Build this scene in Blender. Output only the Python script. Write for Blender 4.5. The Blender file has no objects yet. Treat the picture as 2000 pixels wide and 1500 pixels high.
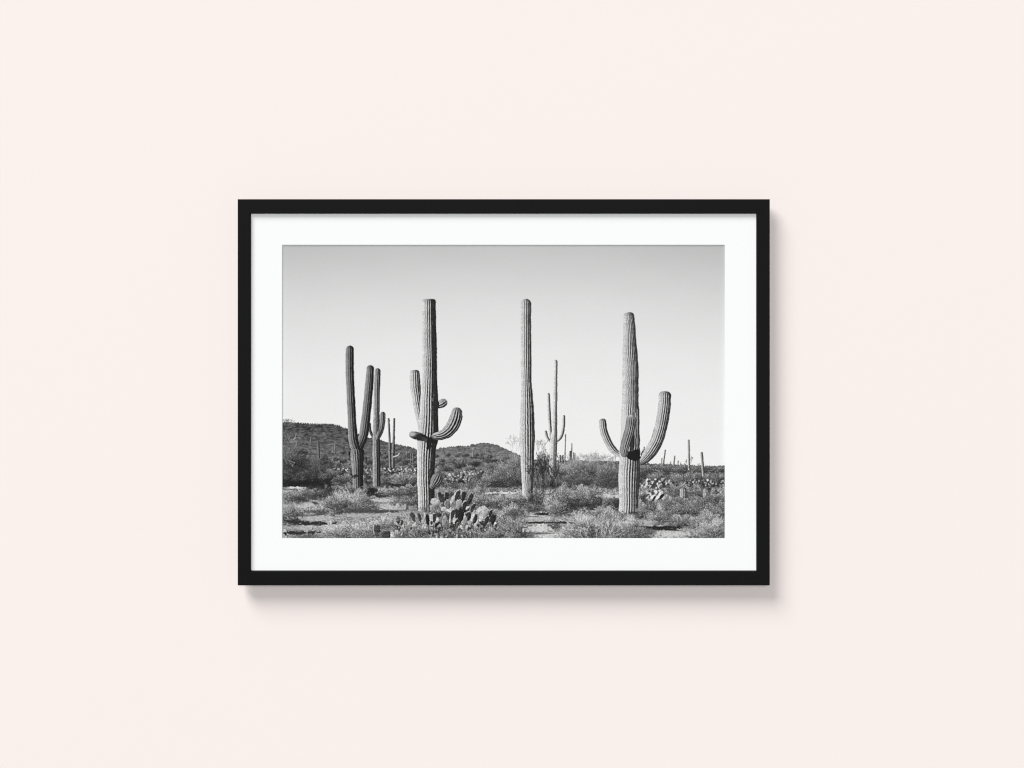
import bpy, math

# ------------------------------------------------------------------ camera, lights, exposure
C = bpy.context.scene.collection
scene = bpy.context.scene
FRONT = 0.035                       # the frame's face stands this far off the wall (metres)
DIST = 3.5                          # lens to the frame's face
cam_d = bpy.data.cameras.new('camera')
cam = bpy.data.objects.new('camera', cam_d); C.objects.link(cam)
cam.location = (0, -(FRONT + DIST), 0)
cam.rotation_euler = (math.radians(90), 0, 0)
cam_d.sensor_width = 36.0
cam_d.lens = 36.0 * DIST / 2.0      # two metres of wall across the picture
cam_d.clip_end = 400
scene.camera = cam

world = bpy.data.worlds.new('World'); scene.world = world
world.use_nodes = True
bg = world.node_tree.nodes['Background']
bg.inputs['Color'].default_value = (1.0, 0.995, 0.99, 1)
bg.inputs['Strength'].default_value = 0.115       # even bounce of a pale room

def softbox(name, direction, dist, size, share, colour=(1, 1, 1)):
    """a large soft lamp; share = how much of full white it gives the wall"""
    v = [c / math.sqrt(sum(k * k for k in direction)) for c in direction]
    l = bpy.data.lights.new(name, 'AREA'); l.shape = 'DISK'; l.size = size; l.color = colour
    l.energy = share * math.pi * math.pi * dist * dist / abs(v[1])
    o = bpy.data.objects.new(name, l); C.objects.link(o)
    o.location = [c * dist for c in v]
    from mathutils import Vector
    o.rotation_euler = Vector(v).to_track_quat('Z', 'Y').to_euler()
    return o
softbox('key_light', (-0.86, -1.0, 1.36), 140, 78.0, 0.535, (1.0, 0.992, 0.984))  # unseen soft key lamp from the upper left, sets the frame's shadow
softbox('room_fill_light', (0.02, -1.0, 0.10), 140, 44.0, 0.535, (0.99, 0.998, 1.0))

scene.cycles.filter_width = 1.2         # a crisp lens
scene.view_settings.view_transform = 'Standard'
scene.view_settings.look = 'None'
scene.view_settings.exposure = 0
scene.view_settings.gamma = 1
scene.view_settings.use_curve_mapping = False

# ---- PAINT BEGIN ----
# The picture inside the frame is a flat black-and-white photographic print.  Its grey ink is worked
# out here, plant by plant, on a small numpy canvas and carried as the ink colour of the paper sheet.
import numpy as np
PX0, PY0, PX1, PY1 = 551.0, 478.5, 1416.0, 1051.5      # picture area in photograph pixels (1 px = 1 mm)
SS = 2
PW, PH = int((PX1 - PX0) * SS), int((PY1 - PY0) * SS)
rng = np.random.default_rng(7)
YY, XX = np.mgrid[0:PH, 0:PW].astype(np.float32)
GX = XX / SS + PX0 + 0.5 / SS                          # photograph coordinates of every canvas cell
GY = YY / SS + PY0 + 0.5 / SS
img = np.zeros((PH, PW), np.float32)
ids = np.zeros((PH, PW), np.int16)

def vnoise(sx, sy, seed=None):
    """smooth value noise, cells sx by sy photograph pixels, range about -1..1"""
    r = np.random.default_rng(seed) if seed is not None else rng
    gw, gh = int((PX1 - PX0) / sx) + 4, int((PY1 - PY0) / sy) + 4
    g = r.uniform(-1, 1, (gh, gw)).astype(np.float32)
    fx, fy = (GX - PX0) / sx, (GY - PY0) / sy
    ix, iy = fx.astype(int), fy.astype(int)
    tx, ty = fx - ix, fy - iy
    tx = tx * tx * (3 - 2 * tx); ty = ty * ty * (3 - 2 * ty)
    return ((g[iy, ix] * (1 - tx) + g[iy, ix + 1] * tx) * (1 - ty) +
            (g[iy + 1, ix] * (1 - tx) + g[iy + 1, ix + 1] * tx) * ty)

def sstep(a, b, x):
    t = np.clip((x - a) / (b - a), 0, 1)
    return t * t * (3 - 2 * t)

def blend(mask, val, idv=None):
    global img
    img += (val - img) * mask
    if idv is not None:
        ids[mask > 0.5] = idv

def strokes(x0, y0, x1, y1, t0, t1, bend=0.0, alpha=0.85, wide=False, clear=True):
    """many thin pen-like strokes, later ones over earlier ones; tones in 0..255"""
    x0, y0, x1, y1 = [np.asarray(v, np.float32) for v in (x0, y0, x1, y1)]
    n = len(x0)
    if n == 0: return
    L = np.hypot(x1 - x0, y1 - y0) * SS
    K = int(min(max(np.percentile(L, 97), 3), 260)) + 2
    t = np.linspace(0, 1, K, dtype=np.float32)[None, :]
    dx, dy = (x1 - x0)[:, None], (y1 - y0)[:, None]
    b = (np.asarray(bend, np.float32) * np.ones(n, np.float32))[:, None] * 4 * t * (1 - t)
    px = x0[:, None] + dx * t - dy * b
    py = y0[:, None] + dy * t + dx * b
    tn = (np.asarray(t0, np.float32) * np.ones(n, np.float32))[:, None] * (1 - t) + \
         (np.asarray(t1, np.float32) * np.ones(n, np.float32))[:, None] * t
    ix = ((px - PX0) * SS).astype(int).ravel(); iy = ((py - PY0) * SS).astype(int).ravel(); tn = tn.ravel()
    offs = ((0, 0), (1, 0)) if wide else ((0, 0),)
    for ox, oy in offs:
        jx, jy = ix + ox, iy + oy
        ok = (jx >= 0) & (jx < PW) & (jy >= 0) & (jy < PH)
        jx2, jy2 = jx[ok], jy[ok]
        img[jy2, jx2] = img[jy2, jx2] * (1 - alpha) + tn[ok] * alpha
        if clear: ids[jy2, jx2] = 0

def spline(pts, n=26):
    P = np.array(pts, np.float64)
    P = np.vstack([2 * P[0] - P[1], P, 2 * P[-1] - P[-2]])
    out = []
    for i in range(1, len(P) - 2):
        a, b, c, d = P[i - 1], P[i], P[i + 1], P[i + 2]
        for k in range(n):
            t = k / n
            out.append(0.5 * ((2 * b) + (c - a) * t + (2 * a - 5 * b + 4 * c - d) * t * t + (3 * b - a - 3 * c + d) * t ** 3))
    out.append(P[-2])
    return np.array(out, np.float32)

def stem(pts, ribs=22, idv=1, light=-62, lo=38, hi=196, rib=0.55, flat=0.0, soft=0.7, base=None,
         groove=0.22, phase=0.0, gain=1.0, fuzz=0.0, bands=0.06):
    """one ribbed cactus stem: a swept round body lit from the left, printed in grey.
    pts run from tip to foot as (x, y, radius); flat squares the tip off; base cuts the foot."""
    S = spline(pts)
    rmx = np.median(S[:, 2])
    if ribs: ribs = max(min(ribs, int(round(6.283 * rmx / 4.1))), 6)
    if rmx < 5: rib, groove = rib * .5, groove * .5
    m = S[:, 2].max() + 3
    ax, ay, bx, by = S[:, 0].min() - m, S[:, 1].min() - m, S[:, 0].max() + m, S[:, 1].max() + m
    i0, i1 = max(int((ax - PX0) * SS), 0), min(int((bx - PX0) * SS), PW)
    j0, j1 = max(int((ay - PY0) * SS), 0), min(int((by - PY0) * SS), PH)
    if i1 <= i0 or j1 <= j0: return
    T = np.gradient(S[:, :2], axis=0); T /= np.linalg.norm(T, axis=1)[:, None] + 1e-9
    arc = np.concatenate([[0], np.cumsum(np.linalg.norm(np.diff(S[:, :2], axis=0), axis=1))])
    seed = int(abs(pts[0][0] * 13 + pts[0][1] * 7)) % 99991
    rr = np.random.default_rng(seed)
    wob = np.interp(np.arange(len(S)), np.linspace(0, len(S), len(S) // 9 + 3), rr.uniform(-1, 1, len(S) // 9 + 3))
    tone_b = np.interp(arc, np.linspace(0, arc[-1], max(int(arc[-1] / 5), 3)), rr.uniform(-1, 1, max(int(arc[-1] / 5), 3)))
    for r0 in range(j0, j1, 64):
        r1 = min(r0 + 64, j1)
        gx, gy = GX[r0:r1, i0:i1], GY[r0:r1, i0:i1]
        near = np.abs(S[:, 1] - (gy.min() + gy.max()) / 2) < (gy.max() - gy.min()) / 2 + m + 12
        if not near.any(): continue
        I = np.where(near)[0]
        d2 = (gx[..., None] - S[I, 0]) ** 2 + (gy[..., None] - S[I, 1]) ** 2
        k = I[d2.argmin(-1)]
        ex, ey = gx - S[k, 0], gy - S[k, 1]
        R = S[k, 2] * (1 + 0.045 * wob[k]) + 0.30 * N2[r0:r1, i0:i1]
        c = ex * T[k, 1] - ey * T[k, 0]                    # across, + = to the right when the stem points down
        a = ex * T[k, 0] + ey * T[k, 1]                    # along
        u = -c / R if T[:, 1].mean() < 0 else c / R
        tip = (k == 0)
        v = np.where(tip | (k == len(S) - 1), a / R, 0)
        v = np.where(tip, v / (1 - flat * 0.75), v)
        p = 2 + 2.5 * flat
        q = np.where(tip, (np.abs(u) ** p + np.abs(v) ** p) ** (1 / p), np.hypot(u, v))
        wgt = np.clip((1 - q) * R * SS / soft + 0.5, 0, 1)
        if base is not None:
            wgt = wgt * np.clip((base - gy) * SS + 0.5, 0, 1)
        uu = np.clip(u / np.sqrt(np.clip(1 - np.clip(v, -0.97, 0.97) ** 2, .06, 1)), -0.999, 0.999)
        th = np.arcsin(uu)
        ph = ribs * (th + 0.03 * wob[k]) + phase + 0.5 * N2[r0:r1, i0:i1]
        h = np.cos(ph)
        graz = sstep(-0.75, 0.25, uu)
        dl = np.arctan(rib * (0.85 + 0.35 * N3[r0:r1, i0:i1]) * np.sin(ph) * (0.35 + 1.35 * graz))
        lam = np.clip(np.cos(th + dl - np.radians(light)), 0, 1) * (1 - 0.25 * np.clip(v, 0, 1))
        gro = np.clip(-h, 0, 1) * groove * (0.35 + 1.0 * graz)
        rim = np.clip(th * 0.6, 0, 1) * 0.10
        val = lo + (hi - lo) * np.clip((lam ** 0.8) * 1.04 * gain * (1 - gro) * (1 + bands * tone_b[k]) + 0.03 - rim * 0.2, 0, 1.1)
        val = val * (1 - np.where(tip, 0.18 * np.clip(-v, 0, 1), 0))
        val = val * (1 + 0.07 * N1[r0:r1, i0:i1] + 0.05 * N2[r0:r1, i0:i1]) + rr.normal(0, 5.5, val.shape)
        val = val - 30 * (rr.random(val.shape) < 0.012)
        if fuzz: val = val + fuzz * np.clip(-v * 1.3, 0, 1)
        sub = img[r0:r1, i0:i1]
        sub += (val - sub) * wgt
        ids[r0:r1, i0:i1][wgt > 0.5] = idv

def blob(cx, cy, rx, ry, tone, rot=0.0, soft=0.12, idv=None, rough=0.0, amount=1.0, only=None):
    c, s = np.cos(np.radians(rot)), np.sin(np.radians(rot))
    m = max(rx, ry) * 1.6 + 2
    i0, i1 = max(int((cx - m - PX0) * SS), 0), min(int((cx + m - PX0) * SS), PW)
    j0, j1 = max(int((cy - m - PY0) * SS), 0), min(int((cy + m - PY0) * SS), PH)
    if i1 <= i0 or j1 <= j0: return
    gx, gy = GX[j0:j1, i0:i1] - cx, GY[j0:j1, i0:i1] - cy
    q = np.hypot((gx * c + gy * s) / rx, (-gx * s + gy * c) / ry)
    if rough: q = q + rough * 1.7 * NZ[j0:j1, i0:i1]
    w = (1 - sstep(1 - soft, 1 + soft, q)) * amount
    if only is not None: w = w * (ids[j0:j1, i0:i1] == only)
    sub = img[j0:j1, i0:i1]
    sub += (tone - sub) * w
    if idv is not None: ids[j0:j1, i0:i1][w > 0.5] = idv

def pad(cx, cy, rx, ry, tone, rot=0.0, rim=0, idv=20):
    """one flat prickly pear pad: knobbly outline, mottled skin, rim light and a fringe of pale spines"""
    m = max(rx, ry) * 1.5 + 3
    i0, i1 = max(int((cx - m - PX0) * SS), 0), min(int((cx + m - PX0) * SS), PW)
    j0, j1 = max(int((cy - m - PY0) * SS), 0), min(int((cy + m - PY0) * SS), PH)
    if i1 <= i0 or j1 <= j0: return
    rx = rx * .88
    c, s = np.cos(np.radians(rot)), np.sin(np.radians(rot))
    gx, gy = GX[j0:j1, i0:i1] - cx, GY[j0:j1, i0:i1] - cy
    lx, ly = (gx * c + gy * s) / rx, (-gx * s + gy * c) / ry
    lx = lx * (1.0 + 0.22 * np.clip(ly, -1, 1))                       # narrower at the foot
    f = rng.uniform(0, 6.28, 3)
    an = np.arctan2(ly, lx)
    q = np.hypot(lx, ly) * (1 + 0.07 * np.sin(3 * an + f[0]) + 0.06 * np.sin(5 * an + f[1]) + 0.05 * np.sin(9 * an + f[2])) + 0.10 * N1[j0:j1, i0:i1]
    w = 1 - sstep(0.93, 1.08, q)
    t = tone * (1 + 0.16 * N1[j0:j1, i0:i1] + 0.10 * N2[j0:j1, i0:i1])
    if tone > 100: t = t * (1 - 0.35 * sstep(0.0, 1.0, lx * .7 + ly * .6))
    else: t = t * (1 - 0.25 * lx)
    if rim: t = t + (rim - t) * sstep(0.74, 0.95, q) * sstep(0.0, 0.7, -(lx * .8 + ly * .6))
    sub = img[j0:j1, i0:i1]
    sub += (t - sub) * w
    ids[j0:j1, i0:i1][w > 0.5] = idv
    n = int((rx + ry) * 2.2)
    a = rng.uniform(0, 6.28, n)
    x, y = np.cos(a) * rx * .96, np.sin(a) * ry * .96
    px, py = cx + x * c - y * s, cy + x * s + y * c
    l = rng.uniform(.6, 2.0, n)
    sel = rng.random(n) < 0.6
    strokes(px[sel], py[sel], (px + (px - cx) / np.hypot(rx, ry) * l)[sel], (py + (py - cy) / np.hypot(rx, ry) * l)[sel], rng.uniform(120, 205, n)[sel], 150, alpha=.6, clear=False)
    n = int(rx * ry * 0.30)
    a, r = rng.uniform(0, 6.28, n), np.sqrt(rng.uniform(0, 1, n)) * 0.85
    x, y = r * np.cos(a) * rx, r * np.sin(a) * ry
    px, py = cx + x * c - y * s, cy + x * s + y * c
    strokes(px, py, px + 0.7, py + 0.4, tone + (45 if tone < 100 else -55), tone + (30 if tone < 100 else -45), alpha=0.6, clear=False)

def bush(cx, base, w, h, tone, n=None, dark=0.42, shade=True, wisp=1.0, length=None, lean=0.0, con=1.0):
    """a dry desert shrub: fine twigs fanning up out of a dark foot, sunlit on its left"""
    n = n or int(w * h * 0.55)
    if shade:
        blob(cx + w * 0.08, base - h * 0.2, w * 0.46, h * 0.42, tone * 0.50, 0, 0.55, None, 0.35, 0.72)
    r = np.sqrt(rng.uniform(0.03, 1, n)); a = rng.uniform(-1.45, 1.45, n)
    ex = cx + np.sin(a) * r * w / 2 * (1 + 0.12 * rng.normal(size=n)) + lean * h * r
    ey = base - np.abs(np.cos(a)) * r * h * (1 + 0.10 * rng.normal(size=n)) * (0.92 + 0.16 * np.sin(a * 7 + cx))
    f = rng.uniform(0.60, 0.92, n) if length is None else np.clip(1 - length / np.maximum(np.hypot(ex - cx, ey - base), 1) * rng.uniform(.5, 1.5, n), 0, 1)
    sx = cx + (ex - cx) * f; sy = base + (ey - base) * f
    ln_ = np.clip(np.hypot(ex - sx, ey - sy), 1.2, max(4.5, h * .24)); an_ = np.arctan2(ex - sx, sy - ey) + rng.normal(0, 0.42, n)
    sx = ex - np.sin(an_) * ln_; sy = ey + np.cos(an_) * ln_
    side = np.sin(a) * r
    up = (base - ey) / max(h, 1)
    cl = NZ2[np.clip(((ey - PY0) * SS).astype(int), 0, PH - 1), np.clip(((ex - PX0) * SS).astype(int), 0, PW - 1)]
    tip = tone * (0.84 + 0.50 * up - 0.24 * side + 0.26 * cl * con + 0.27 * con * rng.normal(size=n))
    foot = tip * (dark + 0.35 * up)
    order = np.argsort(up + rng.uniform(0, 0.9, n))[::-1]
    strokes(sx[order], sy[order], ex[order], ey[order], np.clip(foot, 25, 230)[order], np.clip(tip, 32, 235)[order],
            rng.uniform(-0.15, 0.15, n), 0.78 * wisp)

def grass(x0, x1, y0, y1, n, tone, var=0.26, ln=4.5, alpha=0.75, spread=0.8):
    x, y = rng.uniform(x0, x1, n), rng.uniform(y0, y1, n)
    e = np.minimum(np.minimum(x - x0, x1 - x) / (0.12 * (x1 - x0) + 1e-3), np.minimum(y - y0, y1 - y) / (0.2 * (y1 - y0) + 1e-3))
    k = rng.uniform(0, 1, n) < np.clip(e + 0.15, 0, 1)
    x, y = x[k], y[k]; n = len(x)
    o = np.argsort(y); x, y = x[o], y[o]
    a = rng.normal(0, spread, n); l = ln * rng.uniform(0.5, 1.5, n)
    cl = NZ2[np.clip(((y - PY0) * SS).astype(int), 0, PH - 1), np.clip(((x - PX0) * SS).astype(int), 0, PW - 1)]
    t = tone * (1 + var * rng.normal(size=n) + 0.18 * cl)
    strokes(x, y, x + np.sin(a) * l, y - np.cos(a) * l, np.clip(t * 0.62, 22, 225), np.clip(t * 1.08, 30, 235), rng.uniform(-.2, .2, n), alpha)

def twig(x, y, ln, ang, tone, depth=4, spread=0.5, alpha=0.8, wide=False):
    segs = [(x, y, ln, ang, depth)]
    A = []
    while segs:
        x, y, l, g, d = segs.pop()
        x2, y2 = x + np.sin(g) * l, y - np.cos(g) * l
        A.append((x, y, x2, y2))
        if d > 0:
            for _ in range(2 if rng.random() < 0.85 else 3):
                segs.append((x2, y2, l * rng.uniform(0.55, 0.9), g + rng.normal(0, spread), d - 1))
    A = np.array(A)
    strokes(A[:, 0], A[:, 1], A[:, 2], A[:, 3], tone, tone, rng.uniform(-.12, .12, len(A)), alpha, wide)

NZ = vnoise(5, 4) * 0.6 + vnoise(2.2, 2) * 0.4
NZ2 = vnoise(16, 7) * 0.6 + vnoise(7, 4) * 0.6
N1, N2, N3 = vnoise(1.3, 1.2), vnoise(3, 2.2), vnoise(9, 4)

# --- sky: darker at the zenith, pale at the horizon
sky = np.interp(GY, [478, 500, 540, 580, 620, 680, 740, 820, 900, 960], [195, 200, 209, 217, 223, 229.5, 233, 236, 238, 239]).astype(np.float32)
sky -= np.where(GX > 985, 9, 6) * np.clip((np.abs(GX - 985) / 430), 0, 1) ** 2 * np.clip((760 - GY) / 280, 0, 1)
sky += 0.8 * vnoise(60, 30) + 0.5 * N2
img[:] = sky

# --- hills and plain
def ridge(pts, jag=1.2, seed=1):
    p = np.array(pts, np.float32)
    y = np.interp(GX[0], p[:, 0], p[:, 1])
    r = np.random.default_rng(seed)
    j = np.interp(GX[0], np.arange(PX0 - 2, PX1 + 4, 1.7), r.uniform(-1, 1, len(np.arange(PX0 - 2, PX1 + 4, 1.7)))) * jag
    return (y + j)[None, :]

def land(ry, tone_fn, x0=None, x1=None, idv=None):
    m = np.clip((GY - ry) * SS * 0.7 + 0.5, 0, 1)
    if x0 is not None: m = m * (GX >= x0)
    if x1 is not None: m = m * (GX <= x1)
    blend(m, tone_fn, idv)

right_hill = ridge([(551, 930), (800, 905), (830, 884), (852, 876.5), (866, 874), (885, 872.3), (902, 870.5), (914, 871.3), (924, 867), (940, 866.2),
                    (955, 865.6), (963, 867), (972, 870), (984, 875.5), (996, 881), (1006, 885.5), (1020, 890), (1045, 899), (1420, 930)], 1.5, 2)
NS, NS2 = vnoise(8, 1.5), vnoise(4, 1.1)
lum = 110 + 13 * N2 + 9 * N1 + 10 * N3 + 14 * NS + 12 * NS2 + np.clip((GY - 872) * 0.7, -16, 14)
lum = lum - 12 * sstep(0.25, 0.6, vnoise(5, 3.4)) * (GY < 905)
land(right_hill, lum, None, None, 31)
left_hill = ridge([(551, 825), (562, 824.5), (575, 825.2), (605, 827.5), (635, 828), (650, 828.8), (663, 831), (672, 835.5), (682, 839.5), (700, 847.5),
                   (718, 854.5), (748, 860.5), (775, 868), (800, 873), (815, 877), (840, 887), (880, 905), (960, 930), (1420, 960)], 1.6, 3)
lum = 84 + 13 * N2 + 8 * N1 + 10 * N3 + 15 * NS + 12 * NS2 + np.clip((GY - 840) * 0.45, -4, 30)
lum = lum - 12 * sstep(0.2, 0.6, vnoise(6, 3.2)) * (GY < 890)
land(left_hill, lum, None, 900, 30)
hx = rng.uniform(551, 680, 110); hy = np.interp(hx, [551, 650, 663, 680], [825.5, 829, 831.5, 839])
strokes(hx, hy, hx + rng.normal(0, 1, 110), hy - rng.uniform(.5, 2, 110), 85, 120, 0, 0.5)
plain = ridge([(551, 898), (700, 897), (850, 900), (1000, 899), (1050, 897), (1100, 899), (1200, 901), (1260, 905), (1300, 906), (1345, 908), (1380, 910), (1416, 910)], 1.5, 4)
lum = 108 + 24 * N2 + 18 * N1 + 14 * N3
lum = lum * (1 - 0.22 * sstep(945, 915, GY) * (GX < 640))
land(plain, lum)
ids[GY > 898] = 0
blend(sstep(880, 912, GY) * (GX < 1040) * 0.5 * sstep(0.0, 0.5, vnoise(9, 5)), 100 + 30 * N1)

# scattered shrubs on the slopes and on the plain, back to front
for y, n, sz, tn in ((868, 10, 8, 98), (880, 26, 9, 106), (890, 50, 11, 110), (900, 70, 14, 108), (910, 60, 17, 108), (922, 50, 20, 110), (934, 46, 24, 112), (947, 40, 28, 112)):
    for _ in range(n):
        x = rng.uniform(551, 1416)
        yy = y + rng.uniform(-5, 5)
        top = np.interp(x, [551, 680, 800, 850, 960, 1040, 1416], [838, 850, 880, 882, 874, 900, 912])
        if yy - sz * 0.55 < top: continue
        t = tn * (0.78 if x < 640 and y > 885 else 1.0) * rng.uniform(0.82, 1.16)
        bush(x, yy, sz * rng.uniform(.9, 1.6), sz * rng.uniform(.5, .8), t, int(sz * sz * 0.7), con=0.8, shade=y > 885)
# pale tall far stems
for x0, y0, x1, y1, r, t in ((608, 853, 606, 869, 1.3, 138), (621.5, 863, 623, 899, 2.4, 118), (655, 862, 653, 887, 1.0, 150), (651, 870, 650.5, 884, .8, 145),
                             (638, 889, 638, 898, 1.2, 90), (925, 875, 923, 893, 1.1, 165), (949, 879, 950, 893, .8, 150), (990, 886, 991, 896, .8, 140),
                             (788, 875, 788, 902, 1.0, 130), (802, 884, 802, 904, .9, 130), (806, 886, 806, 906, .8, 130), (715, 893, 714.5, 905, 1.4, 80),
                             (795, 878, 795, 897, .7, 125), (861, 892, 861, 902, .7, 130)):
    stem([(x0, y0, r), ((x0 + x1) / 2, (y0 + y1) / 2, r), (x1, y1, r)], 0, 0, lo=t * .5, hi=t, rib=0, groove=0, base=y1)
for x0, y0, x1, y1, r, t in ((1104.5, 848.5, 1103, 906, 1.0, 150), (1117, 866, 1116, 900, .9, 130), (1114, 882, 1114, 902, 1.8, 120), (1123, 885, 1122, 900, .9, 130),
                             (1120, 884, 1119.5, 900, .8, 130), (1094, 890, 1094, 908, 1.8, 150), (1099, 890, 1100, 912, 1.4, 120), (1299.5, 879, 1295, 912, 1.2, 135),
                             (1318, 891, 1315.5, 910, 1.3, 150), (1292.5, 895, 1292, 912, .9, 160), (1324.5, 900, 1324, 910, .9, 140), (1329, 904, 1329, 911, .7, 160),
                             (1197, 892, 1197, 905, .7, 150), (1258, 873, 1258.5, 884, 1.0, 110),
                             (1310, 902, 1310, 911, .8, 140), (1337, 905, 1337, 912, .6, 165)):
    stem([(x0, y0, r), ((x0 + x1) / 2, (y0 + y1) / 2, r), (x1, y1, r * 1.1)], 0, 0, lo=t * .45, hi=t * 1.05, rib=0, groove=0, base=y1, flat=.4)
for x, w_, h_ in ((1275, 40, 14), (1300, 50, 13), (1335, 50, 12), (1370, 60, 12), (1405, 40, 10), (1060, 30, 22), (1110, 40, 16)):
    bush(x, 921, w_, h_, 116, con=0.8)

def pears(x0, x1, y0, y1, n, smin=1.6, smax=3.0, br=190):
    """far row of prickly pear pads, lit and shaded"""
    for _ in range(n):
        x, y = rng.uniform(x0, x1), rng.triangular(y0, (y0 + y1) / 2, y1)
        s = rng.uniform(smin, smax)
        if rng.random() < 0.5:
            blob(x + s * .5, y + s * .5, s * rng.uniform(.5, .9), s * rng.uniform(.5, 1.0), rng.uniform(45, 85), rng.uniform(0, 90), 0.4, None, .5, .8)
        else:
            blob(x, y, s * rng.uniform(.35, .75), s * rng.uniform(.6, 1.0), rng.uniform(br - 55, br + 25), rng.uniform(-60, 60), 0.4, None, .4, .9)

# dark mesquite thicket on the left edge and its bare pale branches
blob(590, 932, 62, 24, 62, 0, 0.5, None, 0.35, 0.75)
bush(585, 948, 110, 48, 80, 3800, dark=.4)
bush(618, 940, 90, 44, 84, 2400, dark=.4)
bush(566, 915, 70, 45, 96, 1800)
blob(578, 945, 36, 7, 38, 0, 0.5, None, 0.5, 0.8)
for x, y, l, g, t in ((553, 872, 14, .9, 165), (553, 846, 16, .7, 150), (556, 866, 16, 1.3, 170), (553, 893, 14, 2.1, 150), (552, 868, 18, .5, 140), (565, 905, 16, .3, 130),
                      (575, 890, 15, .7, 140), (560, 880, 14, -.2, 60), (553, 905, 12, 2.0, 50), (553, 835, 9, .4, 120), (562, 826, 4, .2, 130)):
    twig(x, y, l * .7, g, t, 3, .45, .7)
for x in (556, 560, 564, 568): twig(x, 826, 2.6, rng.normal(0, .5), 130, 3, .6, .6)
pears(650, 682, 910, 926, 60); pears(707, 727, 912, 926, 34); pears(748, 814, 912, 926, 90); pears(706, 730, 926, 936, 16)
pears(868, 916, 922, 946, 80, 2, 3.4); pears(900, 956, 919, 928, 60, 1.6, 3.0); pears(950, 1002, 918, 926, 34, 1.2, 2.4)
blob(900, 945, 12, 6, 40, 0, .5, None, .5, .8)
for _ in range(3):
    bush(rng.uniform(640, 660), 936, 50, 20, 92)
bush(690, 950, 70, 26, 118); bush(672, 942, 50, 16, 112)
bush(790, 946, 60, 22, 122); blob(794, 945, 5, 8, 55, 0, .5, None, .3, .7); blob(790, 949, 26, 3, 44, 0, .6, None, .6, .8)
bush(700, 944, 40, 16, 120)

# --- far pairs of thin saguaros
D = 4
stem([(759, 818.5, 2.0), (760, 840, 2.0), (761, 862, 2.1), (761.3, 880, 2.2), (762, 914, 2.3)], 12, D, lo=50, hi=150, rib=.3, base=914)
stem([(770, 818.5, 1.8), (769.3, 845, 2.0), (768.6, 870, 2.6), (768, 890, 2.8), (768, 914, 2.8)], 12, D, lo=45, hi=140, rib=.3, base=914)
stem([(780, 885.5, 1.1), (777, 889.5, 1.5), (769, 892.5, 1.6)], 0, D, lo=90, hi=190, light=-20, rib=0, groove=0)
strokes([759.5, 763, 766], [878, 884, 886], [763, 768, 770], [885, 888, 887], 35, 35, 0, .8, True, False)

# --- saguaro behind the forked one
C_ = 3
stem([(722, 828, 2.4), (723, 840, 2.6), (726.5, 850, 2.4), (731, 857, 2)], 0, C_, lo=48, hi=90, rib=0, groove=.2)
stem([(737.6, 724.5, 5.6), (736.6, 745, 6), (735.8, 780, 6), (735.4, 815, 6), (735, 840, 6.6), (735, 870, 7.4), (735.6, 910, 7.6), (735.6, 951, 7)], 20, C_, lo=42, hi=166, rib=.4, light=-66, base=950)
stem([(747.8, 809.5, 5), (747, 824, 5.3), (744, 841, 5.2), (738.5, 853, 4.4), (736, 858, 3)], 18, C_, lo=42, hi=152, rib=.4)
blob(741, 900, 3.6, 60, 46, 0, .6, None, 0, .75, C_)

# --- forked saguaro on the left
B_ = 2
stem([(723.2, 720.5, 7.4), (722, 740, 7.8), (719.5, 770, 8), (716.5, 800, 8.3), (713, 830, 8.8), (710, 850, 8.8), (704.5, 866, 8.4), (699, 878, 7)], 22, B_, lo=40, hi=152, rib=.3, light=-70, groove=.2)
stem([(683.4, 682.8, 7.6), (683, 700, 8), (683.3, 730, 7.9), (684.8, 765, 8), (686.6, 800, 8.1), (688, 830, 8.6), (689.4, 852, 9.3), (692, 868, 9.4), (696, 880, 8)], 22, B_, lo=38, hi=148, rib=.3, light=-70, groove=.2)
stem([(697.3, 884, 14.2), (697.8, 892, 13), (698.5, 908, 11.6), (699, 930, 10.3), (699, 960, 10)], 24, B_, lo=34, hi=152, rib=.85, light=-72, base=957, flat=.75)
blob(705, 920, 6, 50, 36, 0, .6, None, 0, .75, B_); blob(693, 930, 5, 2.6, 34, 0, .5, None, .8, .8)
strokes([683, 687, 692, 696, 700], [877, 878, 877, 873, 875], [688, 691, 697, 699, 706], [873, 873, 871, 876, 877], 32, 40, 0, .8, True, False)
blob(682.5, 886, 2, 5, 40, 10, .4)

# --- distant three armed saguaro
F_ = 6
stem([(1066, 843.5, 2.5), (1067.3, 851, 2.9), (1071, 858.5, 2.8), (1075, 862, 2)], 0, F_, lo=80, hi=200, rib=0, groove=0)
stem([(1071.2, 770.6, 2.7), (1072.2, 795, 2.9), (1073.6, 825, 3.2), (1075.5, 848, 3.2), (1078, 858, 3)], 10, F_, lo=78, hi=208, rib=.2, groove=.1)
stem([(1101.2, 813.6, 2.9), (1100.5, 832, 3.0), (1097.5, 848, 3.1), (1092, 858, 2.8), (1086, 862, 2)], 10, F_, lo=78, hi=208, rib=.2, groove=.1)
stem([(1085.6, 706, 3.1), (1085.2, 730, 3.3), (1084.6, 770, 3.6), (1083.8, 810, 4.2), (1083, 840, 5.2), (1081, 865, 7.6), (1080, 890, 7.2), (1079, 935, 6.6)], 16, F_, lo=80, hi=215, rib=.25, groove=.15, light=-55, base=930)
strokes([1074.6, 1084, 1085], [856, 806, 807], [1073.5, 1086, 1086], [863, 811, 812], 60, 50, 0, .8, False, False)

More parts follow.
